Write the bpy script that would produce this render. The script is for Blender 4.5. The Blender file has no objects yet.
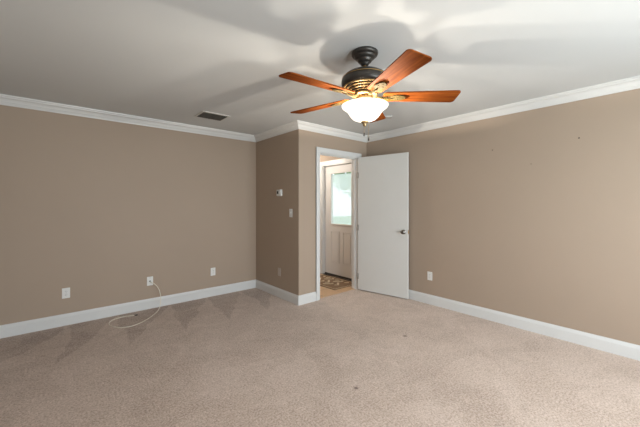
import bpy, bmesh, math, random
from mathutils import Vector, Matrix
random.seed(7)
S = bpy.context.scene
COL = S.collection
R = math.radians
PI = math.pi

# ------------------------------------------------------------------ camera, sky, exposure
cd = bpy.data.cameras.new('camera'); cam = bpy.data.objects.new('camera', cd); COL.objects.link(cam)
S.camera = cam
cam.location = (0, 0, 1.35)
cam.rotation_euler = (R(90), 0, R(49.3 - 90))
cd.sensor_width = 36; cd.lens = 305.6 / 640 * 36
cd.shift_y = -9.5 / 640
cd.clip_start = .02
S.view_settings.view_transform = 'Standard'; S.view_settings.look = 'None'
S.view_settings.gamma = 1; S.view_settings.use_curve_mapping = False
S.view_settings.exposure = 0.0

W = bpy.data.worlds.new('sky'); S.world = W; W.use_nodes = True
wb = W.node_tree.nodes['Background']
wb.inputs[0].default_value = (.90, .94, 1.0, 1)
wb.inputs[1].default_value = 2.6

# area lights in place of daylight, outside two added, unseen windows
WINS = [(.55, 1.75), (2.05, 3.25)]          # x ranges of the added openings in the unseen back wall
WZ = (.55, 2.08)
for i, (a, b) in enumerate(WINS):
    l = bpy.data.lights.new('window_daylight', 'AREA'); l.shape = 'RECTANGLE'; l.size = b-a; l.size_y = WZ[1]-WZ[0]
    l.energy = (112, 78)[i]; l.color = (.90, .95, 1.0)
    o = bpy.data.objects.new('window_daylight', l); COL.objects.link(o)
    o.location = ((a+b)/2, -1.66, (WZ[0]+WZ[1])/2); o.rotation_euler = (R(90), 0, 0)

LAMP = (1.0, .90, .76)
LAMP_W = 180.0
BOWL_E = 1.6

# ------------------------------------------------------------------ materials
def mat(name, col, rough=.5, metal=0, spec=.5, noise=None, bump=None, emit=None, trans=0, subs=0):
    m = bpy.data.materials.new(name); m.use_nodes = True
    nt = m.node_tree; b = nt.nodes['Principled BSDF']
    b.inputs['Base Color'].default_value = (*col, 1); b.inputs['Roughness'].default_value = rough
    b.inputs['Metallic'].default_value = metal
    b.inputs['Specular IOR Level'].default_value = spec
    tc = nt.nodes.new('ShaderNodeTexCoord')
    if noise:
        sc, amt = noise
        n = nt.nodes.new('ShaderNodeTexNoise'); n.inputs['Scale'].default_value = sc; n.inputs['Detail'].default_value = 4
        nt.links.new(tc.outputs['Object'], n.inputs['Vector'])
        r = nt.nodes.new('ShaderNodeMix'); r.data_type = 'RGBA'
        r.inputs[6].default_value = (*[c*(1-amt) for c in col], 1); r.inputs[7].default_value = (*[min(1, c*(1+amt)) for c in col], 1)
        nt.links.new(n.outputs[0], r.inputs[0]); nt.links.new(r.outputs[2], b.inputs['Base Color'])
    if bump:
        sc, st, dist = bump
        n = nt.nodes.new('ShaderNodeTexNoise'); n.inputs['Scale'].default_value = sc; n.inputs['Detail'].default_value = 3
        nt.links.new(tc.outputs['Object'], n.inputs['Vector'])
        bp = nt.nodes.new('ShaderNodeBump'); bp.inputs['Strength'].default_value = st; bp.inputs['Distance'].default_value = dist
        nt.links.new(n.outputs[0], bp.inputs['Height']); nt.links.new(bp.outputs[0], b.inputs['Normal'])
    if emit:
        b.inputs['Emission Color'].default_value = (*emit[:3], 1); b.inputs['Emission Strength'].default_value = emit[3]
    return m

M = {}
M['wall'] = mat('beige_wall_paint', (.41, .322, .25), .6, spec=.3, noise=(1.3, .03), bump=(160, .12, .002))
M['ceiling'] = mat('white_ceiling_paint', (.645, .665, .672), .75, spec=.2, bump=(120, .1, .002))
M['trim'] = mat('white_trim_paint', (.70, .705, .70), .35, noise=(3, .02))
M['door'] = mat('white_door_paint', (.69, .69, .67), .38, noise=(2.5, .02), bump=(40, .04, .002))
M['entrydoor'] = mat('white_entry_door_paint', (.72, .705, .69), .42, noise=(2, .02))
M['plastic'] = mat('white_plastic', (.78, .78, .76), .35, noise=(20, .01))
M['offwhite'] = mat('aged_plastic', (.5, .49, .47), .5, noise=(20, .02))
M['slot'] = mat('dark_slot', (.03, .03, .03), .6, noise=(20, .1))
M['grey'] = mat('grey_blank_plastic', (.54, .48, .43), .45, noise=(20, .02))
M['lcd'] = mat('dark_display', (.03, .035, .03), .2, noise=(20, .1))
M['nickel'] = mat('satin_nickel', (.26, .245, .225), .3, 1, noise=(30, .04))
M['hinge'] = mat('worn_hinge_steel', (.45, .44, .42), .4, .7, noise=(30, .04))
M['brass'] = mat('antique_brass', (.45, .33, .18), .35, .9, noise=(30, .08))
M['bronze'] = mat('oil_rubbed_bronze', (.055, .05, .045), .38, .55, noise=(12, .25), bump=(90, .05, .001))
M['bronze2'] = mat('brushed_bronze', (.36, .23, .09), .45, .45, noise=(18, .2))  # bronze with the bowl lamp's gold light put into its colour
M['bronze3'] = mat('dull_olive_bronze', (.085, .06, .024), .85, 0, .04, noise=(18, .2))
M['rubber'] = mat('dark_threshold', (.05, .04, .035), .6, noise=(9, .2))
M['cable'] = mat('white_cable_jacket', (.78, .73, .62), .4, noise=(20, .02))
M['outside'] = mat('house_siding', (.6, .6, .58), .7, noise=(3, .05))
M['lawn'] = mat('lawn_green', (.16, .26, .07), .9, noise=(6, .35))
M['leaf'] = mat('leaf_green', (.22, .42, .16), .7, noise=(9, .4))
M['bark'] = mat('bark', (.12, .09, .06), .9, noise=(9, .3))
M['duct'] = mat('vent_interior', (.035, .033, .03), .8, noise=(9, .2))
M['vent'] = mat('vent_enamel', (.60, .60, .57), .45, noise=(9, .03))
M['ventslat'] = mat('dusty_vent_slat', (.06, .058, .052), .6, noise=(30, .2))  # slats much darker than the vent frame
M['nail'] = mat('dark_nail', (.07, .055, .05), .6, .3, noise=(90, .2))
M['frost'] = mat('frosted_glass_inside', (.80, .74, .66), .5, noise=(20, .02))
M['socket'] = mat('lamp_socket', (.7, .65, .55), .5, noise=(30, .03))

def glass_mat():
    m = bpy.data.materials.new('window_glass'); m.use_nodes = True; nt = m.node_tree
    for n in list(nt.nodes): nt.nodes.remove(n)
    o = nt.nodes.new('ShaderNodeOutputMaterial'); t = nt.nodes.new('ShaderNodeBsdfTransparent'); g = nt.nodes.new('ShaderNodeBsdfGlossy')
    t.inputs[0].default_value = (.95, .97, .97, 1); g.inputs['Roughness'].default_value = .02
    mx = nt.nodes.new('ShaderNodeMixShader'); mx.inputs[0].default_value = .05
    nt.links.new(t.outputs[0], mx.inputs[1]); nt.links.new(g.outputs[0], mx.inputs[2]); nt.links.new(mx.outputs[0], o.inputs[0])
    return m
M['glass'] = glass_mat()

def blind_mat():
    m = bpy.data.materials.new('translucent_blind'); m.use_nodes = True; nt = m.node_tree
    for n in list(nt.nodes): nt.nodes.remove(n)
    o = nt.nodes.new('ShaderNodeOutputMaterial'); d = nt.nodes.new('ShaderNodeBsdfDiffuse'); t = nt.nodes.new('ShaderNodeBsdfTranslucent')
    d.inputs[0].default_value = (.8, .84, .86, 1)
    tc = nt.nodes.new('ShaderNodeTexCoord'); nz = nt.nodes.new('ShaderNodeTexNoise'); nz.inputs['Scale'].default_value = 4
    r = nt.nodes.new('ShaderNodeMix'); r.data_type = 'RGBA'; r.inputs[6].default_value = (.84, .92, .98, 1); r.inputs[7].default_value = (.92, .94, .98, 1)
    nt.links.new(tc.outputs['Object'], nz.inputs[0]); nt.links.new(nz.outputs[0], r.inputs[0]); nt.links.new(r.outputs[2], t.inputs[0])
    mx = nt.nodes.new('ShaderNodeMixShader'); mx.inputs[0].default_value = .75
    nt.links.new(d.outputs[0], mx.inputs[1]); nt.links.new(t.outputs[0], mx.inputs[2])
    tp = nt.nodes.new('ShaderNodeBsdfTransparent'); m2 = nt.nodes.new('ShaderNodeMixShader'); m2.inputs[0].default_value = .22
    nt.links.new(mx.outputs[0], m2.inputs[1]); nt.links.new(tp.outputs[0], m2.inputs[2]); nt.links.new(m2.outputs[0], o.inputs[0])
    return m
M['blind'] = blind_mat()

def wood_mat():
    m = mat('cherry_wood', (.26, .085, .035), .75, spec=.03)
    nt = m.node_tree; b = nt.nodes['Principled BSDF']; tc = nt.nodes['Texture Coordinate']
    mp = nt.nodes.new('ShaderNodeMapping'); mp.inputs['Scale'].default_value = (1.6, 26, 26)
    n = nt.nodes.new('ShaderNodeTexNoise'); n.inputs['Scale'].default_value = 2.2; n.inputs['Detail'].default_value = 6; n.inputs['Distortion'].default_value = .6
    cr = nt.nodes.new('ShaderNodeValToRGB')
    cr.color_ramp.elements[0].position = .3; cr.color_ramp.elements[0].color = (.12, .026, .005, 1)
    cr.color_ramp.elements[1].position = .72; cr.color_ramp.elements[1].color = (.29, .078, .014, 1)
    nt.links.new(tc.outputs['Object'], mp.inputs[0]); nt.links.new(mp.outputs[0], n.inputs[0]); nt.links.new(n.outputs[0], cr.inputs[0]); nt.links.new(cr.outputs[0], b.inputs['Base Color'])
    return m
M['wood'] = wood_mat()

def bowl_mat():
    m = mat('lit_frosted_glass', (.85, .8, .7), .35)
    nt = m.node_tree; b = nt.nodes['Principled BSDF']; tc = nt.nodes['Texture Coordinate']
    n = nt.nodes.new('ShaderNodeTexNoise'); n.inputs['Scale'].default_value = 14; n.inputs['Detail'].default_value = 3
    cr = nt.nodes.new('ShaderNodeValToRGB')
    cr.color_ramp.elements[0].color = (1, .88, .74, 1); cr.color_ramp.elements[1].color = (1, .92, .80, 1)
    nt.links.new(tc.outputs['Object'], n.inputs[0]); nt.links.new(n.outputs[0], cr.inputs[0]); nt.links.new(cr.outputs[0], b.inputs['Emission Color'])
    b.inputs['Emission Strength'].default_value = BOWL_E
    return m
M['bowl'] = bowl_mat()

def N(nt, op, a, b=None, c=None):
    n = nt.nodes.new('ShaderNodeMath'); n.operation = op
    for i, v in enumerate((a, b, c)):
        if v is None: continue
        if isinstance(v, (int, float)): n.inputs[i].default_value = v
        else: nt.links.new(v, n.inputs[i])
    return n.outputs[0]

def carpet_mat():
    m = mat('beige_carpet', (.4, .33, .28), .95, spec=.1)
    nt = m.node_tree; b = nt.nodes['Principled BSDF']; L = nt.links.new
    tc = nt.nodes['Texture Coordinate']
    sx = nt.nodes.new('ShaderNodeSeparateXYZ'); L(tc.outputs['Object'], sx.inputs[0])
    def noise(sc, det=3, rough=.5, dist=0):
        n = nt.nodes.new('ShaderNodeTexNoise'); n.inputs['Scale'].default_value = sc; n.inputs['Detail'].default_value = det
        n.inputs['Roughness'].default_value = rough; n.inputs['Distortion'].default_value = dist
        L(tc.outputs['Object'], n.inputs['Vector']); return n.outputs[0]
    tuft = noise(75, 3, .7); fine = noise(190, 2); mid = noise(22, 3); big = noise(1.4, 3, .55, .8); nap = noise(2.6, 2, .5, 1.5)
    # vacuum strokes fanning from the long wall: triangular nap marks
    u = N(nt, 'ADD', sx.outputs[0], N(nt, 'MULTIPLY', N(nt, 'SUBTRACT', 4.43, sx.outputs[1]), .35))
    fr = N(nt, 'FRACT', N(nt, 'DIVIDE', N(nt, 'ADD', u, N(nt, 'MULTIPLY', big, .35)), .52))
    tri = N(nt, 'MULTIPLY', N(nt, 'ABSOLUTE', N(nt, 'SUBTRACT', fr, .5)), 2)
    lim = N(nt, 'DIVIDE', N(nt, 'SUBTRACT', 4.43, sx.outputs[1]), 1.05)
    wed = nt.nodes.new('ShaderNodeMapRange'); wed.inputs[1].default_value = -.04; wed.inputs[2].default_value = .04
    L(N(nt, 'SUBTRACT', tri, lim), wed.inputs[0])
    # broad stroke bands parallel to the wall
    napr = nt.nodes.new('ShaderNodeMapRange'); napr.inputs[1].default_value = .44; napr.inputs[2].default_value = .56; L(nap, napr.inputs[0])
    v = N(nt, 'MULTIPLY', N(nt, 'SUBTRACT', tuft, .5), 1.5)
    v = N(nt, 'ADD', v, N(nt, 'MULTIPLY', N(nt, 'SUBTRACT', fine, .5), .7))
    v = N(nt, 'ADD', v, N(nt, 'MULTIPLY', N(nt, 'SUBTRACT', mid, .5), .28))
    v = N(nt, 'ADD', v, N(nt, 'MULTIPLY', N(nt, 'SUBTRACT', big, .5), .35))
    v = N(nt, 'ADD', v, N(nt, 'MULTIPLY', wed.outputs[0], -.16))
    v = N(nt, 'ADD', v, N(nt, 'MULTIPLY', napr.outputs[0], .07))
    # two small spots
    for (px, py, r) in ((2.697, 1.803, .028), (1.662, 1.528, .022)):
        d = N(nt, 'SQRT', N(nt, 'ADD', N(nt, 'POWER', N(nt, 'SUBTRACT', sx.outputs[0], px), 2), N(nt, 'POWER', N(nt, 'SUBTRACT', sx.outputs[1], py), 2)))
        mr = nt.nodes.new('ShaderNodeMapRange'); mr.inputs[1].default_value = r; mr.inputs[2].default_value = r*.3; mr.inputs[3].default_value = 0; mr.inputs[4].default_value = -.55
        L(d, mr.inputs[0]); v = N(nt, 'ADD', v, mr.outputs[0])
    v = N(nt, 'ADD', v, .5)
    cr = nt.nodes.new('ShaderNodeValToRGB'); e = cr.color_ramp.elements
    e[0].position = 0; e[0].color = (.17, .11, .085, 1); e[1].position = 1; e[1].color = (.78, .64, .57, 1)
    k = e.new(.5); k.color = (.51, .388, .308, 1)
    L(v, cr.inputs[0]); L(cr.outputs[0], b.inputs['Base Color'])
    bp = nt.nodes.new('ShaderNodeBump'); bp.inputs['Strength'].default_value = .8; bp.inputs['Distance'].default_value = .006
    L(N(nt, 'ADD', tuft, N(nt, 'MULTIPLY', mid, .6)), bp.inputs['Height']); L(bp.outputs[0], b.inputs['Normal'])
    b.inputs['Sheen Weight'].default_value = .25; b.inputs['Sheen Roughness'].default_value = .6
    return m
M['carpet'] = carpet_mat()

def tile_mat():
    m = mat('tan_floor_tile', (.5, .33, .2), .35)
    nt = m.node_tree; b = nt.nodes['Principled BSDF']; L = nt.links.new; tc = nt.nodes['Texture Coordinate']
    br = nt.nodes.new('ShaderNodeTexBrick'); br.offset = 0; br.inputs['Scale'].default_value = 1
    br.inputs['Brick Width'].default_value = .33; br.inputs['Row Height'].default_value = .33; br.inputs['Mortar Size'].default_value = .005
    br.inputs['Color1'].default_value = (.62, .40, .23, 1); br.inputs['Color2'].default_value = (.50, .32, .18, 1); br.inputs['Mortar'].default_value = (.36, .24, .15, 1)
    L(tc.outputs['Object'], br.inputs[0]); L(br.outputs[0], b.inputs['Base Color'])
    return m
M['tile'] = tile_mat()
M['rug'] = mat('brown_rug_weave', (.24, .155, .095), .95, spec=.1, noise=(90, .25), bump=(300, .5, .002))
M['rug2'] = mat('cream_rug_weave', (.66, .55, .40), .95, spec=.1, noise=(90, .15), bump=(300, .5, .002))

# ------------------------------------------------------------------ mesh helpers
class MB:
    def __init__(s): s.bm = bmesh.new(); s.mi = 0
    def _fin(s, faces, smooth=False):
        for f in faces: f.material_index = s.mi; f.smooth = smooth
    def box(s, x0, x1, y0, y1, z0, z1, bev=0, mtx=None, seg=2):
        x0, x1 = sorted((x0, x1)); y0, y1 = sorted((y0, y1)); z0, z1 = sorted((z0, z1))
        vs = [s.bm.verts.new((x, y, z)) for z in (z0, z1) for x, y in ((x0, y0), (x1, y0), (x1, y1), (x0, y1))]
        fs = [s.bm.faces.new([vs[i] for i in q]) for q in ((3, 2, 1, 0), (4, 5, 6, 7), (0, 1, 5, 4), (1, 2, 6, 5), (2, 3, 7, 6), (3, 0, 4, 7))]
        if bev:
            es = list({e for f in fs for e in f.edges})
            r = bmesh.ops.bevel(s.bm, geom=es, offset=bev, segments=seg, profile=.5, affect='EDGES', clamp_overlap=True)
            fs = list({f for f in r['faces']} | {f for f in fs if f.is_valid})
            vs = list({v for f in fs for v in f.verts})
        if mtx is not None:
            for v in vs: v.co = mtx @ v.co
        s._fin(fs); return s
    def prism(s, pts, z0, z1, mtx=None, bev=0, smooth=False):
        lo = [s.bm.verts.new((x, y, z0)) for x, y in pts]; hi = [s.bm.verts.new((x, y, z1)) for x, y in pts]
        n = len(pts); fs = [s.bm.faces.new(lo[::-1]), s.bm.faces.new(hi)]
        sd = [s.bm.faces.new([lo[i], lo[(i+1) % n], hi[(i+1) % n], hi[i]]) for i in range(n)]
        s._fin(fs); s._fin(sd, smooth); vs = lo+hi
        if bev:
            es = list({e for f in fs for e in f.edges})
            r = bmesh.ops.bevel(s.bm, geom=es, offset=bev, segments=2, profile=.5, affect='EDGES', clamp_overlap=True)
            allf = {f for f in r['faces']} | {f for f in fs+sd if f.is_valid}
            vs = list({v for f in allf for v in f.verts}); s._fin(allf)
        if mtx is not None:
            for v in vs: v.co = mtx @ v.co
        return s
    def lathe(s, prof, n=48, mtx=None, smooth=True, closed=False):
        rings = []
        for r, z in prof:
            if r < 1e-6: rings.append([s.bm.verts.new((0, 0, z))])
            else: rings.append([s.bm.verts.new((r*math.cos(2*PI*i/n), r*math.sin(2*PI*i/n), z)) for i in range(n)])
        pairs = list(zip(rings, rings[1:])) + ([(rings[-1], rings[0])] if closed else [])
        fs = []
        for a, b in pairs:
            if len(a) == 1 and len(b) == 1: continue
            for i in range(n):
                j = (i+1) % n
                if len(a) == 1: fs.append(s.bm.faces.new([a[0], b[j], b[i]]))
                elif len(b) == 1: fs.append(s.bm.faces.new([a[i], a[j], b[0]]))
                else: fs.append(s.bm.faces.new([a[i], a[j], b[j], b[i]]))
        if mtx is not None:
            for rg in rings:
                for v in rg: v.co = mtx @ v.co
        s._fin(fs, smooth); return s
    def tube(s, pts, r, n=8, cap=True, rad=None):
        pts = [Vector(p) for p in pts]; rings = []; up = Vector((0, 0, 1))
        for i, p in enumerate(pts):
            t = (pts[min(i+1, len(pts)-1)] - pts[max(i-1, 0)]).normalized()
            if abs(t.dot(up)) > .95: up = Vector((1, 0, 0)) if abs(t.x) < .9 else Vector((0, 1, 0))
            a = t.cross(up).normalized(); b = a.cross(t).normalized(); up = b
            rr = rad[i] if rad else r
            rings.append([s.bm.verts.new(p + rr*(math.cos(2*PI*k/n)*a + math.sin(2*PI*k/n)*b)) for k in range(n)])
        fs = []
        for a, b in zip(rings, rings[1:]):
            for k in range(n): fs.append(s.bm.faces.new([a[k], a[(k+1) % n], b[(k+1) % n], b[k]]))
        if cap: fs += [s.bm.faces.new(rings[0][::-1]), s.bm.faces.new(rings[-1])]
        s._fin(fs, True); return s
    def build(s, name, m, parent=None, mtx=None):
        me = bpy.data.meshes.new(name)
        bmesh.ops.recalc_face_normals(s.bm, faces=s.bm.faces)
        s.bm.to_mesh(me); s.bm.free()
        for k in (m if isinstance(m, (list, tuple)) else [m]): me.materials.append(k)
        o = bpy.data.objects.new(name, me); COL.objects.link(o)
        if parent: o.parent = parent
        if mtx is not None: o.matrix_local = mtx
        return o

def tag(o, label=None, cat=None, group=None, kind=None):
    if label: o['label'] = label
    if cat: o['category'] = cat
    if group: o['group'] = group
    if kind: o['kind'] = kind
    return o
def struct(o, label=None, cat=None): return tag(o, label, cat, kind='structure')
def empty(name, loc, rot=(0, 0, 0)):
    o = bpy.data.objects.new(name, None); COL.objects.link(o); o.location = loc; o.rotation_euler = rot; o.empty_display_size = .05
    return o
def copy_tree(o, parent=None):
    c = o.copy(); COL.objects.link(c); c.parent = parent
    for ch in [x for x in bpy.data.objects if x.parent == o]: copy_tree(ch, c)
    return c

# ------------------------------------------------------------------ room shell
X0, XB, XR = -.55, 2.443, 3.816
Y0, YD, YL = -1.5, 3.276, 4.43
H = 2.44; T = .12
DL, DR, DH = 2.80, 3.612, 2.087          # doorway opening
XE = 3.90                                 # entry wall face (exterior door in it)
YE = 5.6                                  # far end of the entry
EDY0, EDY1, EDH = 3.535, 4.455, 2.09      # exterior door opening
YC = 3.335                                # carpet / tile line inside the doorway

b = MB().box(X0-T, XR+T, Y0-T, YD, -.1, 0)
b.box(X0-T, XB, YD, YL+T, -.1, 0); b.box(DL, DR, YD, YC, -.1, 0)
struct(b.build('floor', M['carpet']), 'beige cut pile carpet with vacuum marks covering the bedroom floor', 'carpet')
b = MB().box(XB+T, XE+.35, YC, YE, -.1, -.004)
struct(b.build('floor_entry', M['tile']), 'tan tiled floor of the entry beyond the doorway', 'tile floor')
b = MB().box(X0-T, XE+T, Y0-T, YE, H, H+.1)
struct(b.build('ceiling', M['ceiling']), 'smooth white painted bedroom ceiling', 'ceiling')

struct(MB().box(X0-T, XB, YL, YL+T, 0, H).build('wall_left', M['wall']), 'long beige wall with three cover plates, on the left', 'wall')
struct(MB().box(XB, XB+T, YD+T, YE, 0, H).box(XB, XB+T, YD, YD+T, 0, H).build('wall_center', M['wall']), 'darker beige wall carrying the thermostat', 'wall')
b = MB().box(XB+T, DL, YD, YD+T, 0, H).box(DL, DR, YD, YD+T, DH, H).box(DR, XR, YD, YD+T, 0, H)
struct(b.build('wall_doorway', M['wall']), 'narrow beige wall around the open doorway', 'wall')
struct(MB().box(XR, XR+T, Y0-T, YD, 0, H).build('wall_right', M['wall']), 'long beige wall on the right behind the open door', 'wall')
b = MB()
xs = [X0-T] + [v for w in WINS for v in w] + [XR+T]
for i in range(0, len(xs), 2): b.box(xs[i], xs[i+1], Y0-T, Y0, 0, H)
for a, c in WINS: b.box(a, c, Y0-T, Y0, 0, WZ[0]); b.box(a, c, Y0-T, Y0, WZ[1], H)
struct(b.build('wall_back', M['wall']))
struct(MB().box(X0-T, X0, Y0, YL, 0, H).build('wall_near', M['wall']))
# entry walls
b = MB().box(XE, XE+T, YD, EDY0, 0, H).box(XE, XE+T, EDY1, YE, 0, H).box(XE, XE+T, EDY0, EDY1, EDH, H)
struct(b.build('wall_entry', M['wall']), 'beige entry wall around the exterior door', 'wall')
struct(MB().box(XB+T, XE, YE-T, YE, 0, H).build('wall_far', M['wall']))

# added windows, unseen behind the camera, to let the area lights in
for i, (a, c) in enumerate(WINS):
    r = struct(empty('window_%d' % (i+1), ((a+c)/2, Y0, WZ[0])))
    cx = (a+c)/2
    f = MB()
    for z0, z1 in ((WZ[0], WZ[0]+.04), (WZ[1]-.04, WZ[1]), ((WZ[0]+WZ[1])/2-.02, (WZ[0]+WZ[1])/2+.02)):
        f.box(a-cx, c-cx, -.09, -.04, z0-WZ[0], z1-WZ[0], .004)
    for x0, x1 in ((a, a+.04), (c-.04, c)): f.box(x0-cx, x1-cx, -.0901, -.0399, 0, WZ[1]-WZ[0], .004)
    f.build('window_frame', M['trim'], r)
    MB().box(a-cx+.03, c-cx-.03, -.067, -.063, .03, WZ[1]-WZ[0]-.03).build('pane', M['glass'], r)
    MB().box(a-cx-.05, c-cx+.05, -.03, .04, -.03, 0, .006).build('window_sill', M['trim'], r)
# ground outside
struct(MB().box(XE+T+.35, 30, -14, 26, -.5, -.12).box(-25, XE+T+.35, -20, Y0-T-.4, -.5, -.12).build('ground', M['lawn']))

# swept trim with mitred corners
LOOP = [(X0, YL), (XB, YL), (XB, YD), (XR, YD), (XR, Y0), (X0, Y0)]
def miter(i):
    n = len(LOOP); p = Vector(LOOP[i]); a = (p - Vector(LOOP[i-1])).normalized(); c = (Vector(LOOP[(i+1) % n]) - p).normalized()
    na = Vector((a.y, -a.x)); nc = Vector((c.y, -c.x))
    return p, na + nc
def sweep(i, prof, start=None, end=None):
    """segment i -> i+1 of LOOP; start/end cut it square at a distance along it"""
    n = len(LOOP); p0, m0 = miter(i); p1, m1 = miter((i+1) % n)
    d = (p1-p0).normalized(); nn = Vector((d.y, -d.x))
    if start is not None: p0 = p0 + d*start; m0 = nn
    if end is not None: p1 = Vector(LOOP[i]) + d*end; m1 = nn
    b = MB(); A = []; B = []
    for o, z in prof:
        q = p0 + m0*o; A.append(b.bm.verts.new((q.x, q.y, z)))
        q = p1 + m1*o; B.append(b.bm.verts.new((q.x, q.y, z)))
    k = len(prof)
    for j in range(k): b.bm.faces.new([A[j], A[(j+1) % k], B[(j+1) % k], B[j]])
    b.bm.faces.new(A[::-1]); b.bm.faces.new(B)
    return b
BASE = [(.0005, 0), (.016, 0), (.016, .098), (.013, .103), (.013, .108), (.0095, .116), (.006, .122), (.005, .128), (.0005, .128)]
ZC = H - .0005
CROWN = [(.0005, ZC-.090), (.010, ZC-.090), (.012, ZC-.080), (.018, ZC-.076), (.020, ZC-.070), (.028, ZC-.062), (.034, ZC-.050), (.044, ZC-.036), (.058, ZC-.027), (.064, ZC-.025), (.066, ZC-.017), (.074, ZC-.013), (.078, ZC-.010), (.080, ZC), (.0005, ZC)]
for i, nm in ((0, 'left'), (1, 'center'), (3, 'right'), (4, 'back'), (5, 'near')):
    struct(sweep(i, BASE).build('baseboard_'+nm, M['trim']))
struct(sweep(2, BASE, end=DL-.063-XB).build('baseboard_doorway', M['trim']))
struct(sweep(2, BASE, start=DR+.063-XB).build('baseboard_corner', M['trim']))
for i in range(6): struct(sweep(i, CROWN).build('trim_%d' % (i+1), M['trim']))
# entry baseboard left of exterior door
struct(MB().box(XE-.014, XE, EDY1+.08, YE-T, 0, .12, .003).build('baseboard_entry', M['trim']))

# doorway jamb, stop and casings
b = MB()
J = .004
b.box(DL-.0, DL+J+.012, YD-.002, YD+T+.002, 0, DH).box(DR-.016, DR, YD-.002, YD+T+.002, 0, DH).box(DL, DR, YD-.002, YD+T+.002, DH-.016, DH)
b.box(DL+.016, DL+.027, YD+.045, YD+.08, 0, DH-.016).box(DR-.027, DR-.016, YD+.045, YD+.08, 0, DH-.016).box(DL+.016, DR-.016, YD+.045, YD+.08, DH-.027, DH-.016)
struct(b.build('trim_7', M['trim']), 'white jamb lining the open doorway', 'door jamb')
def casing(ys, sgn):
    b = MB(); w = .066
    for t, o0, o1 in ((.011, 0, w), (.017, .012, w), (.020, w-.016, w)):
        y0, y1 = (ys, ys+sgn*t)
        b.box(DL-o1+.005, DL-o0+.005, y0, y1, 0, DH+o1-.005, .002)
        b.box(DR+o0-.005, DR+o1-.005, y0, y1, 0, DH+o1-.005, .002)
        b.box(DL-o0+.005, DR+o0-.005, y0, y1, DH+o0-.005, DH+o1-.005, .002)
    return b
struct(casing(YD, -1).build('trim_8', M['trim']), 'white casing around the bedroom doorway', 'door casing')
struct(casing(YD+T, 1).build('trim_9', M['trim']))
struct(MB().prism([(DL+.016, YC-.02), (DR-.016, YC-.02), (DR-.016, YC+.02), (DL+.016, YC+.02)], -.006, .003).build('trim_10', M['tile']))

# ------------------------------------------------------------------ bedroom door (open)
A = Vector((3.578, 3.250)); B = Vector((3.734, 2.458)); d = (B-A).normalized(); Lw = .814
ang = math.atan2(d.y, d.x)
door = struct(empty('door_1', (A.x, A.y, 0), (0, 0, ang)), 'flat white interior door standing open against the right wall', 'door')
# local: +x along the door to its free edge, +y = towards the right wall (rotate d by +90)
MB().box(0, Lw, 0, .035, .014, 2.078, .0015).build('door_panel', M['door'], door)
for z in (.22, .98, 1.80):
    h = MB().box(-.0015, 0, .003, .033, z-.045, z+.045)
    h.lathe([(0, z-.047), (.0055, z-.047), (.0055, z+.047), (0, z+.047)], 12, Matrix.Translation((-.006, -.001, 0)))
    h.box(-.004, .018, -.0015, .0, z-.045, z+.045)
    h.build('hinge', M['hinge'], door)
kz = .953
kn = MB()
kprof = [(0, -.062), (.012, -.0625), (.021, -.060), (.0265, -.053), (.027, -.046), (.023, -.038), (.013, -.031), (.0105, -.024), (.0115, -.009), (.030, -.007), (.032, -.003), (.032, 0), (0, 0)]
mk = Matrix.Translation((Lw-.062, 0, kz)) @ Matrix.Rotation(R(-90), 4, 'X')   # local z -> +y
kn.lathe([(r_*1.04, z_*.86) for r_, z_ in kprof], 32, mk)
kn.build('knob', M['nickel'], door)
kn = MB(); kn.lathe([(r, -z*.72) for r, z in kprof], 32, Matrix.Translation((Lw-.062, .035, kz)) @ Matrix.Rotation(R(-90), 4, 'X'))
kn.build('knob', M['nickel'], door)
MB().box(Lw, Lw+.002, .006, .029, kz-.028, kz+.028).box(Lw, Lw+.011, .011, .024, kz-.009, kz+.009, .003).build('latch', M['brass'], door)

# ------------------------------------------------------------------ exterior door (entry)
ed = struct(empty('door_2', (XE+.05, (EDY0+EDY1)/2, 0)), 'white entry door with a tall glazed upper half, seen through the doorway', 'door')
hw = (EDY1-EDY0)/2-.018; GX0, GX1, GZ0, GZ1 = -.27, .27, .975, 1.925
fr = MB()
fr.box(.0, .044, -hw, GX0, .03, EDH-.02).box(.0, .044, GX1, hw, .03, EDH-.02).box(.0, .044, GX0, GX1, .03, GZ0).box(.0, .044, GX0, GX1, GZ1, EDH-.02)
fr.build('door_panel', M['entrydoor'], ed)
for s in (-1, 1):                       # two raised lower panels
    p = MB(); y0, y1 = sorted((s*.045, s*.275))
    for (ya, yb, za, zb) in ((y0, y1, .25, .262), (y0, y1, .828, .84), (y0, y0+.012, .25, .84), (y1-.012, y1, .25, .84)):
        p.box(-.008, .001, ya, yb, za, zb, .003)
    p.box(-.006, .001, y0+.035, y1-.035, .285, .805, .005)
    p.build('raised_panel', M['entrydoor'], ed)
lf = MB()
for (ya, yb, za, zb) in ((GX0-.022, GX1+.022, GZ0-.022, GZ0+.008), (GX0-.022, GX1+.022, GZ1-.008, GZ1+.022), (GX0-.022, GX0+.008, GZ0+.008, GZ1-.008), (GX1-.008, GX1+.022, GZ0+.008, GZ1-.008)):
    lf.box(-.013, .002, ya, yb, za, zb, .004)
lf.build('glazing_frame', M['entrydoor'], ed)
MB().box(.010, .013, GX0, GX1, GZ0, GZ1).build('pane', M['glass'], ed)
bl = MB()
nsl = 52; zt = GZ1-.03
for k in range(nsl):
    z = GZ0+.008 + k*(zt-GZ0-.01)/nsl
    vv = [bl.bm.verts.new(p) for p in ((.0225, GX0+.02, z), (.0225, GX1-.02, z), (.0262, GX1-.02, z+.0185), (.0262, GX0+.02, z+.0185))]
    bl.bm.faces.new(vv)
bl.box(.018, .030, GX0+.018, GX1-.018, zt, zt+.012, .002)
blo = bl.build('blind', M['blind'], ed)
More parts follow.
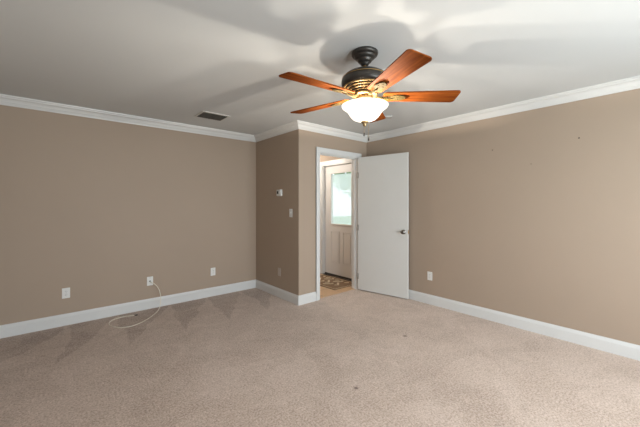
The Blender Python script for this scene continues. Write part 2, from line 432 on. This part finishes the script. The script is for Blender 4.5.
MB().box(.0235, .0245, .165, .169, zt, GZ1).box(.0235, .0245, -.169, -.165, zt, GZ1).build('blind_cord', M['plastic'], blo)
MB().box(-.012, .046, -hw, hw, .006, .03, .002).build('door_sweep', M['rubber'], ed)
hd = MB(); hd.lathe([(r, z) for r, z in kprof], 24, Matrix.Translation((0, -hw+.065, .93)) @ Matrix.Rotation(R(90), 4, 'Y'))
hd.build('knob', M['nickel'], ed)
# frame + casing of the exterior door
b = MB(); w = .075
b.box(XE-.004, XE+T, EDY1-.016, EDY1, 0, EDH).box(XE-.004, XE+T, EDY0, EDY0+.016, 0, EDH).box(XE-.004, XE+T, EDY0, EDY1, EDH-.016, EDH)
struct(b.build('trim_11', M['trim']), 'white frame of the entry door', 'door frame')
b = MB()
for t, o0 in ((.012, 0), (.018, .014), (.021, w-.018)):
    b.box(XE, XE-t, EDY1+o0-.004, EDY1+w, 0, EDH+w, .002)
    b.box(XE, XE-t, max(EDY0-w, YD+T+.002), EDY0-o0+.004, 0, EDH+w, .002)
    b.box(XE, XE-t, EDY0-o0, EDY1+o0, EDH+o0-.004, EDH+w, .002)
struct(b.build('trim_12', M['trim']), 'white casing around the entry door', 'door casing')
struct(MB().box(XE-.01, XE+T+.05, EDY0+.016, EDY1-.016, -.004, .006, .002).build('trim_13', M['rubber']), 'dark threshold under the entry door', 'threshold')

# added lamp, unseen on the entry ceiling, to light the hall
el = empty('ceiling_lamp', (3.15, 4.75, H))
tag(el, 'small round flush lamp on the entry hall ceiling', 'ceiling light')
MB().lathe([(0, -.0), (.13, -.0), (.13, -.02), (.12, -.022), (0, -.022)], 32).build('lamp_base', M['nickel'], el)
ldm = mat('lit_opal_glass', (.85, .8, .7), .4, emit=(1, .74, .46, 6.0), noise=(20, .02))
MB().lathe([(.118, -.022), (.115, -.05), (.09, -.078), (.05, -.09), (0, -.094)], 32).build('lamp_shade', ldm, el)
l = bpy.data.lights.new('entry_lamp', 'POINT'); l.energy = 32; l.color = (1, .93, .83); l.shadow_soft_size = .1
o = bpy.data.objects.new('entry_lamp', l); COL.objects.link(o); o.location = (3.15, 4.75, H-.22)

# ------------------------------------------------------------------ entry rug
rx0, rx1, ry0, ry1 = 3.305, 3.862, 3.488, 4.38
rug = MB().box(rx0, rx1, ry0, ry1, -.004, .005, .002)
rug.mi = 1
cx, cy = (rx0+rx1)/2, (ry0+ry1)/2
c = .165; q = Matrix.Rotation(R(45), 4, 'Z'); mg = .045
def inside(pts): return all(rx0+mg < p.x < rx1-mg and ry0+mg < p.y < ry1-mg for p in pts)
for i in range(-9, 10):
    for j in range(-9, 10):
        hor = (i+j) % 2 == 0
        for (a0, a1, b0, b1) in ((-.088, .088, -.018, .018), (-.088, -.052, -.018, .058)):
            if not hor: a0, a1, b0, b1 = b0, b1, a0, a1
            mt = Matrix.Translation((cx, cy, 0)) @ q @ Matrix.Translation((i*c, j*c, 0))
            if inside([mt @ Vector((x, y, 0)) for x in (a0, a1) for y in (b0, b1)]):
                rug.box(a0, a1, b0, b1, .0045, .0062, mtx=mt)
for (a0, a1, b0, b1) in ((rx0+.018, rx1-.018, ry0+.018, ry0+.026), (rx0+.018, rx1-.018, ry1-.026, ry1-.018), (rx0+.018, rx0+.026, ry0+.026, ry1-.026), (rx1-.026, rx1-.018, ry0+.026, ry1-.026)):
    rug.box(a0, a1, b0, b1, .0045, .006)
tag(rug.build('door_mat', [M['rug'], M['rug2']]), 'brown mat with cream lattice pattern on the floor before the entry door', 'rug')

# ------------------------------------------------------------------ ceiling fan
FX, FY = 1.679, 1.458
fan = empty('ceiling_fan', (FX, FY, H))
tag(fan, 'bronze ceiling fan with five cherry wood blades and a lit glass bowl', 'ceiling fan')
def Z(z): return z - H
def P(pr): return [(r, Z(z)) for r, z in pr]
MB().lathe(P([(0, 2.4395), (.094, 2.4395), (.096, 2.432), (.095, 2.424), (.090, 2.415), (.079, 2.412), (.076, 2.411), (.074, 2.402), (.067, 2.394), (.056, 2.390), (.054, 2.389), (.052, 2.378), (.046, 2.369), (.036, 2.365), (.034, 2.364), (.030, 2.352), (.022, 2.344), (0, 2.344)]), 64).build('canopy', M['bronze'], fan)
MB().lathe(P([(0, 2.36), (.0115, 2.36), (.0115, 2.325), (.016, 2.322), (.020, 2.314), (.020, 2.30), (0, 2.30)]), 32).build('downrod', M['bronze2'], fan)
hs = MB().lathe(P([(0, 2.304), (.045, 2.304), (.085, 2.299), (.120, 2.288), (.146, 2.272), (.158, 2.256), (.158, 2.251), (.162, 2.250), (.167, 2.238), (.168, 2.220), (.166, 2.204), (.160, 2.195), (.150, 2.190), (0, 2.190)]), 72)
ho = hs.build('motor_housing', M['bronze'], fan)
MB().lathe(P([(.1585, 2.2565), (.1625, 2.2555), (.1655, 2.2505), (.162, 2.2495)]), 72, closed=True).build('band', M['bronze2'], ho)
# vented lower cage: core plus curved ribs
cg = MB().lathe(P([(0, 2.190), (.120, 2.190), (.105, 2.172), (.082, 2.154), (.070, 2.145), (.070, 2.139), (0, 2.139)]), 48)
cage = cg.build('vented_skirt', M['bronze'], fan)
rb = MB()
for (r, z, t) in ((.148, 2.187, .006), (.129, 2.175, .0055), (.110, 2.163, .0055), (.092, 2.151, .0055)):
    rb.lathe([(r+t*math.cos(a), Z(z)+t*math.sin(a)) for a in [i*PI/4 for i in range(8)]], 64, closed=True)
for k in range(5):
    a = 2*PI*k/5
    rb.tube([(rr*math.cos(a+tw), rr*math.sin(a+tw), Z(zz)) for rr, zz, tw in ((.150, 2.190, 0), (.132, 2.178, .03), (.108, 2.162, .06), (.086, 2.146, .09))], .003, 6)
rb.build('rib_cage', M['bronze2'], cage)
# flywheel and switch housing
MB().lathe(P([(0, 2.141), (.088, 2.141), (.092, 2.136), (.092, 2.128), (.086, 2.124), (0, 2.124)]), 48).build('flywheel', M['bronze2'], fan)
MB().lathe(P([(0, 2.126), (.046, 2.126), (.058, 2.118), (.060, 2.104), (.052, 2.094), (.030, 2.086), (.022, 2.080), (0, 2.080)]), 48).build('switch_housing', M['bronze2'], fan)
# blades
ZBL = 2.122
def blade_outline():
    pts = []
    r0, r1 = .128, .662
    w0, w1 = .056, .077
    def rnd(cx, cy, rad, a0, a1, n=6): return [(cx+rad*math.cos(R(a0+(a1-a0)*i/n)), cy+rad*math.sin(R(a0+(a1-a0)*i/n))) for i in range(n+1)]
    pts += rnd(r0+.03, -w0+.03, .03, 180, 270)
    pts += rnd(r1-.022, -w1+.022, .022, 270, 360)
    pts += rnd(r1-.022, w1-.022, .022, 0, 90)
    pts += rnd(r0+.03, w0-.03, .03, 90, 180)
    return pts
def blade_iron():
    b = MB()
    # arm
    b.prism([(.075, -.016), (.12, -.010), (.165, -.012), (.185, -.020), (.20, -.030), (.225, -.036), (.262, -.030), (.282, -.014), (.288, 0), (.282, .014), (.262, .030), (.225, .036), (.20, .030), (.185, .020), (.165, .012), (.12, .010), (.075, .016)], -.0095, -.0045, bev=.0012)
    b.tube([(.075, 0, -.006), (.12, 0, -.016), (.165, 0, -.014), (.20, 0, -.008)], .007, 8)
    return b
def medallion():
    b = MB()
    n = 28
    b.prism([(.236+.056*math.cos(2*PI*i/n), .031*math.sin(2*PI*i/n)) for i in range(n)], -.0125, -.0093, bev=.001)
    for (x, y) in ((.205, 0), (.268, 0), (.236, .018), (.236, -.018)):
        b.lathe([(0, -.0148), (.003, -.0145), (.0042, -.0125), (0, -.0125)], 10, Matrix.Translation((x, y, 0)))
    return b
b0 = MB().prism(blade_outline(), -.004, .004, bev=.0015).build('blade', M['wood'], fan)
i0 = blade_iron().build('blade_iron', M['bronze3'], b0)
m0 = medallion().build('medallion', M['bronze3'], b0)
m0.name = 'screw_plate'
# thing > part > sub-part: the iron and plate are sub-parts of each blade
def place_blade(o, k):
    o.matrix_local = Matrix.Translation((0, 0, Z(ZBL))) @ Matrix.Rotation(R(30.72+72*k), 4, 'Z') @ Matrix.Rotation(R(-10.8), 4, 'X')
for k in range(5):
    o = b0 if k == 0 else copy_tree(b0, fan)
    place_blade(o, k)
# glass bowl
bp = [(.166, 2.057), (.165, 2.051), (.156, 2.041), (.141, 2.031), (.128, 2.020), (.118, 2.006), (.109, 1.991), (.097, 1.975), (.080, 1.960), (.057, 1.950), (.030, 1.945), (.008, 1.943)]
inn = [(max(r-.005, .008), z+.005) for r, z in bp][::-1]
inn[-1] = (.162, 2.0575)
gb = MB().lathe(P(bp + inn[-1:]), 72); gb.mi = 1; gb.lathe(P(inn[::-1]), 72)
bmesh.ops.remove_doubles(gb.bm, verts=gb.bm.verts, dist=1e-5)
gb.build('glass_bowl', [M['bowl'], M['frost']], fan)
MB().lathe(P([(.0, 2.082), (.007, 2.082), (.007, 1.945), (.024, 1.9445), (.027, 1.940), (.026, 1.934), (.016, 1.929), (.012, 1.922), (.014, 1.917), (.011, 1.911), (.004, 1.908), (0, 1.907)]), 32).build('finial', M['brass'], fan)
# sockets and bulbs in the bowl
bulbm = mat('lit_bulb', (.9, .85, .75), .4, emit=(1, .7, .4, 20), noise=(30, .02))
def shape_lamp(l):
    # the bulbs hang from sockets: most light leaves sideways, little straight up past the socket
    l.use_nodes = True; nt = l.node_tree; e = nt.nodes['Emission']
    tc = nt.nodes.new('ShaderNodeTexCoord'); sp = nt.nodes.new('ShaderNodeSeparateXYZ')
    nt.links.new(tc.outputs['Normal'], sp.inputs[0])
    z2 = N(nt, 'MULTIPLY', sp.outputs[2], sp.outputs[2])
    nt.links.new(N(nt, 'DIVIDE', .04, N(nt, 'ADD', z2, .04)), e.inputs['Strength'])
for k in range(2):
    a = R(165 + 180*k)
    ar = MB().tube([(.018*math.cos(a), .018*math.sin(a), Z(2.086)), (.040*math.cos(a), .040*math.sin(a), Z(2.080)), (.052*math.cos(a), .052*math.sin(a), Z(2.066))], .010, 10)
    so = ar.build('lamp_socket', M['socket'], fan)
    l = bpy.data.lights.new('bulb_light', 'POINT'); l.energy = LAMP_W/2; l.color = LAMP; l.shadow_soft_size = .008; shape_lamp(l)
    lo = bpy.data.objects.new('bulb_light', l); COL.objects.link(lo); lo.parent = fan
    lo.location = (.056*math.cos(a), .056*math.sin(a), Z(2.034))
# pull chains
for (dx, dy, z1, nm) in ((.0, .006, 1.862, 0), (.022, -.018, 1.828, 1)):
    b = MB(); z = 1.93 if nm else 1.907
    if nm: b.tube([(dx*.6, dy*.6, Z(1.95)), (dx, dy, Z(1.93)), (dx, dy, Z(z1))], .0008, 6)
    else: b.tube([(dx, dy, Z(1.92)), (dx, dy, Z(z1))], .0008, 6)
    zz = z
    while zz > z1:
        b.lathe([(0, Z(zz)+.0018), (.0013, Z(zz)+.0012), (.0018, Z(zz)), (.0013, Z(zz)-.0012), (0, Z(zz)-.0018)], 6, Matrix.Translation((dx, dy, 0)))
        zz -= .0055
    ch = b.build('pull_chain', M['brass'], fan)
    MB().lathe([(0, Z(z1)+.004), (.003, Z(z1)+.002), (.0045, Z(z1)-.008), (.0055, Z(z1)-.018), (.003, Z(z1)-.024), (0, Z(z1)-.025)], 12, Matrix.Translation((dx, dy, 0))).build('chain_pull', M['bronze'], ch)

# ------------------------------------------------------------------ ceiling vent and smoke detector
vx, vy = 1.457, 3.735
v = empty('ceiling_vent', (vx, vy, H)); tag(v, 'rectangular metal air vent with dark louvres in the ceiling', 'air vent')
f = MB(); a, c = .173, .142
for (x0, x1, y0, y1) in ((-a, a, -c, -c+.028), (-a, a, c-.028, c), (-a, -a+.028, -c+.028, c-.028), (a-.028, a, -c+.028, c-.028)):
    f.box(x0, x1, y0, y1, -.007, -.0005, .002)
f.build('vent_frame', M['vent'], v)
MB().box(-a+.02, a-.02, -c+.02, c-.02, -.0015, -.0004).build('duct_opening', M['duct'], v)
for k in range(9):
    yy = -c+.038 + k*(2*c-.076)/8
    MB().box(-a+.026, a-.026, -.0085, .0085, -.0006, .0006, mtx=Matrix.Translation((0, yy, -.0075)) @ Matrix.Rotation(R(-35), 4, 'X')).build('louvre', M['ventslat'], v)
MB().box(-.004, .004, -c+.028, c-.028, -.015, -.0125).build('center_bar', M['ventslat'], v)

s = empty('ceiling_plate', (3.10, 2.335, H), (0, 0, R(-41)))
tag(s, 'small white rectangular detector on the ceiling behind the fan bowl', 'detector')
MB().box(-.062, .062, -.045, .045, -.022, -.0005, .006).build('housing', M['offwhite'], s)
MB().box(-.04, .04, -.004, .004, -.0235, -.021, .001).box(-.04, .04, .012, .018, -.0235, -.021, .001).build('grille', M['grey'], s)
s.name = 'smoke_detector'

# ------------------------------------------------------------------ wall plates.  local frame: x across, z up, -y out of the wall
def rot_for(nx, ny): return math.atan2(ny, nx) + PI/2
def plate(name, m, parent=None, w=.035, h=.057):
    return MB().box(-w, w, -.006, -.0003, -h, h, .0025).build(name, m, parent)
def outlet(loc, rz, label, group=None):
    r = empty('wall_outlet', loc, (0, 0, rz)); tag(r, label, 'outlet', group)
    plate('cover_plate', M['plastic'], r)
    for s_ in (-1, 1):
        c = .0195*s_
        pts = [(.0165*math.cos(t), .0165*math.sin(t)) for t in [R(k) for k in list(range(-50, 51, 20)) + list(range(130, 231, 20))]]
        q = MB().prism([(x, z) for x, z in pts], .0055, .0078, mtx=Matrix.Translation((0, 0, c)) @ Matrix.Rotation(R(90), 4, 'X'))
        ro = q.build('receptacle', M['plastic'], r)
        g = MB().box(-.0075, -.0052, -.0084, -.0076, c-.001, c+.008).box(.0052, .0075, -.0084, -.0076, c-.0005, c+.007)
        g.lathe([(0, .0076), (.0026, .0076), (.0026, .0084), (0, .0084)], 12, Matrix.Translation((0, 0, c-.007)) @ Matrix.Rotation(R(90), 4, 'X'))
        g.build('slots', M['slot'], ro)
    MB().lathe([(0, .0068), (.0028, .0066), (.0032, .006), (0, .006)], 12, Matrix.Rotation(R(90), 4, 'X')).build('screw', M['nickel'], r)
    return r
rl = rot_for(0, -1); rr_ = rot_for(-1, 0)
outlet((.075, YL, .357), rl, 'leftmost white duplex outlet low on the long left wall', 'duplex outlets in the room')
outlet((1.736, YL, .357), rl, 'white duplex outlet low on the left wall, nearest the room corner', 'duplex outlets in the room')
outlet((XR, 2.160, .378), rr_, 'white duplex outlet on the right wall beside the open door', 'duplex outlets in the room')
o = empty('wall_plate', (XB, 3.740, .365), (0, 0, rr_)); tag(o, 'dull greyish blank plate low on the wall under the thermostat', 'wall plate')
plate('cover_plate', M['grey'], o)
for zz in (-.04, .04):
    MB().lathe([(0, .0068), (.0028, .0066), (.0032, .006), (0, .006)], 12, Matrix.Translation((0, 0, zz)) @ Matrix.Rotation(R(90), 4, 'X')).build('screw', M['nickel'], o)
# coax plate
CX = .910
o = empty('cable_wall_plate', (CX, YL, .354), (0, 0, rl)); tag(o, 'white wall plate with a cable jack on the left wall', 'wall plate')
plate('cover_plate', M['plastic'], o)
MB().lathe([(0, .020), (.0045, .020), (.0045, .009), (.008, .009), (.008, .006), (0, .006)], 16, Matrix.Rotation(R(90), 4, 'X')).build('cable_jack', M['slot'], o)
MB().lathe([(0, .0068), (.0028, .0066), (.0032, .006), (0, .006)], 12, Matrix.Translation((0, 0, .04)) @ Matrix.Rotation(R(90), 4, 'X')).build('screw', M['nickel'], o)

# light switch
sw = empty('light_switch', (XB, 3.453, 1.226), (0, 0, rr_)); tag(sw, 'white light switch plate right of and below the thermostat', 'light switch')
MB().box(-.035, .035, -.006, -.0003, -.057, .057, .0025).build('cover_plate', M['plastic'], sw)
MB().box(-.005, .005, -.016, -.0055, -.004, .012, .002, mtx=Matrix.Rotation(R(-12), 4, 'X')).box(-.009, .009, -.0068, -.0055, -.016, .016).build('toggle', M['plastic'], sw)
for zz in (-.03, .03):
    MB().lathe([(0, .0068), (.0028, .0066), (.0032, .006), (0, .006)], 12, Matrix.Translation((0, 0, zz)) @ Matrix.Rotation(R(90), 4, 'X')).build('screw', M['nickel'], sw)
# thermostat
th = empty('thermostat', (XB, 3.727, 1.512), (0, 0, rr_)); tag(th, 'small white thermostat with dark display on the shadowed wall', 'thermostat')
MB().box(-.062, .062, -.006, -.0003, -.048, .048, .003).build('back_plate', M['plastic'], th)
MB().box(-.056, .056, -.027, -.006, -.043, .043, .005).build('body', M['plastic'], th)
MB().box(-.040, .000, -.0285, -.0265, -.018, .024, .001).build('display', M['lcd'], th)
for kx in (.018, .036):
    MB().box(kx-.006, kx+.006, -.0290, -.0265, -.012, .012, .001).build('button', M['plastic'], th)

# ------------------------------------------------------------------ loose coax cable
def bez(pts, n=8):
    P_ = [Vector(p) for p in pts]; out = []
    P_ = [2*P_[0]-P_[1]] + P_ + [2*P_[-1]-P_[-2]]
    for i in range(1, len(P_)-2):
        for k in range(n):
            t = k/n; a, b_, c_, d_ = P_[i-1], P_[i], P_[i+1], P_[i+2]
            out.append(.5*((2*b_)+(-a+c_)*t+(2*a-5*b_+4*c_-d_)*t*t+(-a+3*b_-3*c_+d_)*t**3))
    out.append(P_[-2]); return out
cz = .0052
cpts = [(CX, YL-.014, .350), (CX, YL-.040, .348), (CX+.035, YL-.062, .325), (CX+.085, YL-.070, .255), (CX+.098, YL-.12, .160), (.993, 4.262, .080), (.968, 4.235, .025), (.909, 4.158, .008), (.814, 4.039, cz), (.71, 3.945, cz), (.625, 3.905, cz), (.565, 3.915, cz), (.520, 3.945, cz), (.462, 4.03, cz), (.440, 4.12, cz), (.462, 4.22, cz), (.53, 4.278, cz), (.62, 4.29, cz), (.715, 4.262, cz)]
cb = empty('coax_cable', (CX, YL-.014, .35)); tag(cb, 'loose white cable hanging from wall plate and looping on the carpet', 'cable')
off = Vector(cb.location)
MB().tube([p-off for p in bez(cpts)], .0040, 10).build('cord', M['cable'], cb)
e = Vector((.715, 4.262, cz)) - off; dd = Vector((.095, -.028, 0)).normalized()
MB().tube([e-dd*.006, e+dd*.012, e+dd*.0121, e+dd*.026, e+dd*.0261, e+dd*.034], .006, 10, rad=[.0052, .0052, .0068, .0068, .0015, .0015]).build('connector', M['slot'], cb)

# ------------------------------------------------------------------ holes left by nails in the right wall, built as raised dark discs
for (y, z, lab, r) in ((1.378, 1.974, 'small dark nail in the right wall, nearest the door of three', .0055), (.999, 1.775, 'faint small nail in the right wall, lowest of three', .0045), (.6056, 1.9866, 'small dark nail in the right wall, farthest from the door of three', .0065)):
    n = MB().lathe([(0, .004), (r*.7, .0036), (r, .0015), (r, 0), (0, 0)], 12, Matrix.Rotation(R(-90), 4, 'Y'))
    o = n.build('nail', M['nail']); o.location = (XR-.0002, y, z); tag(o, lab, 'nail', 'nails in the right wall')

# ------------------------------------------------------------------ tree outside the entry door
tr = empty('garden_tree', (8.4, 6.9, -.12)); tag(tr, 'green tree outside, seen through the top of the entry door glass', 'tree')
MB().tube([(0, 0, -.05), (.05, .03, 1.2), (.0, .1, 2.6), (.1, 0, 3.6)], .1, 10, rad=[.16, .13, .1, .06]).build('trunk', M['bark'], tr)
lf = MB()
for k in range(3600):
    a = random.uniform(0, 2*PI); u = random.uniform(-1, 1); rr = random.uniform(.3, 1)**.5; s_ = math.sqrt(1-u*u)
    p = Vector((1.9*rr*s_*math.cos(a), 1.9*rr*s_*math.sin(a), 3.1+1.5*rr*u)); sz = random.uniform(.09, .17)
    q = Matrix.Translation(p) @ Matrix.Rotation(random.uniform(0, 6), 4, 'Z') @ Matrix.Rotation(random.uniform(-1.2, 1.2), 4, 'X')
    vs = [lf.bm.verts.new(q @ Vector(c_)) for c_ in ((-sz, 0, 0), (0, -sz*.45, .01), (sz, 0, -.02), (0, sz*.45, .01))]
    lf.bm.faces.new(vs)
lf.build('foliage', M['leaf'], tr)
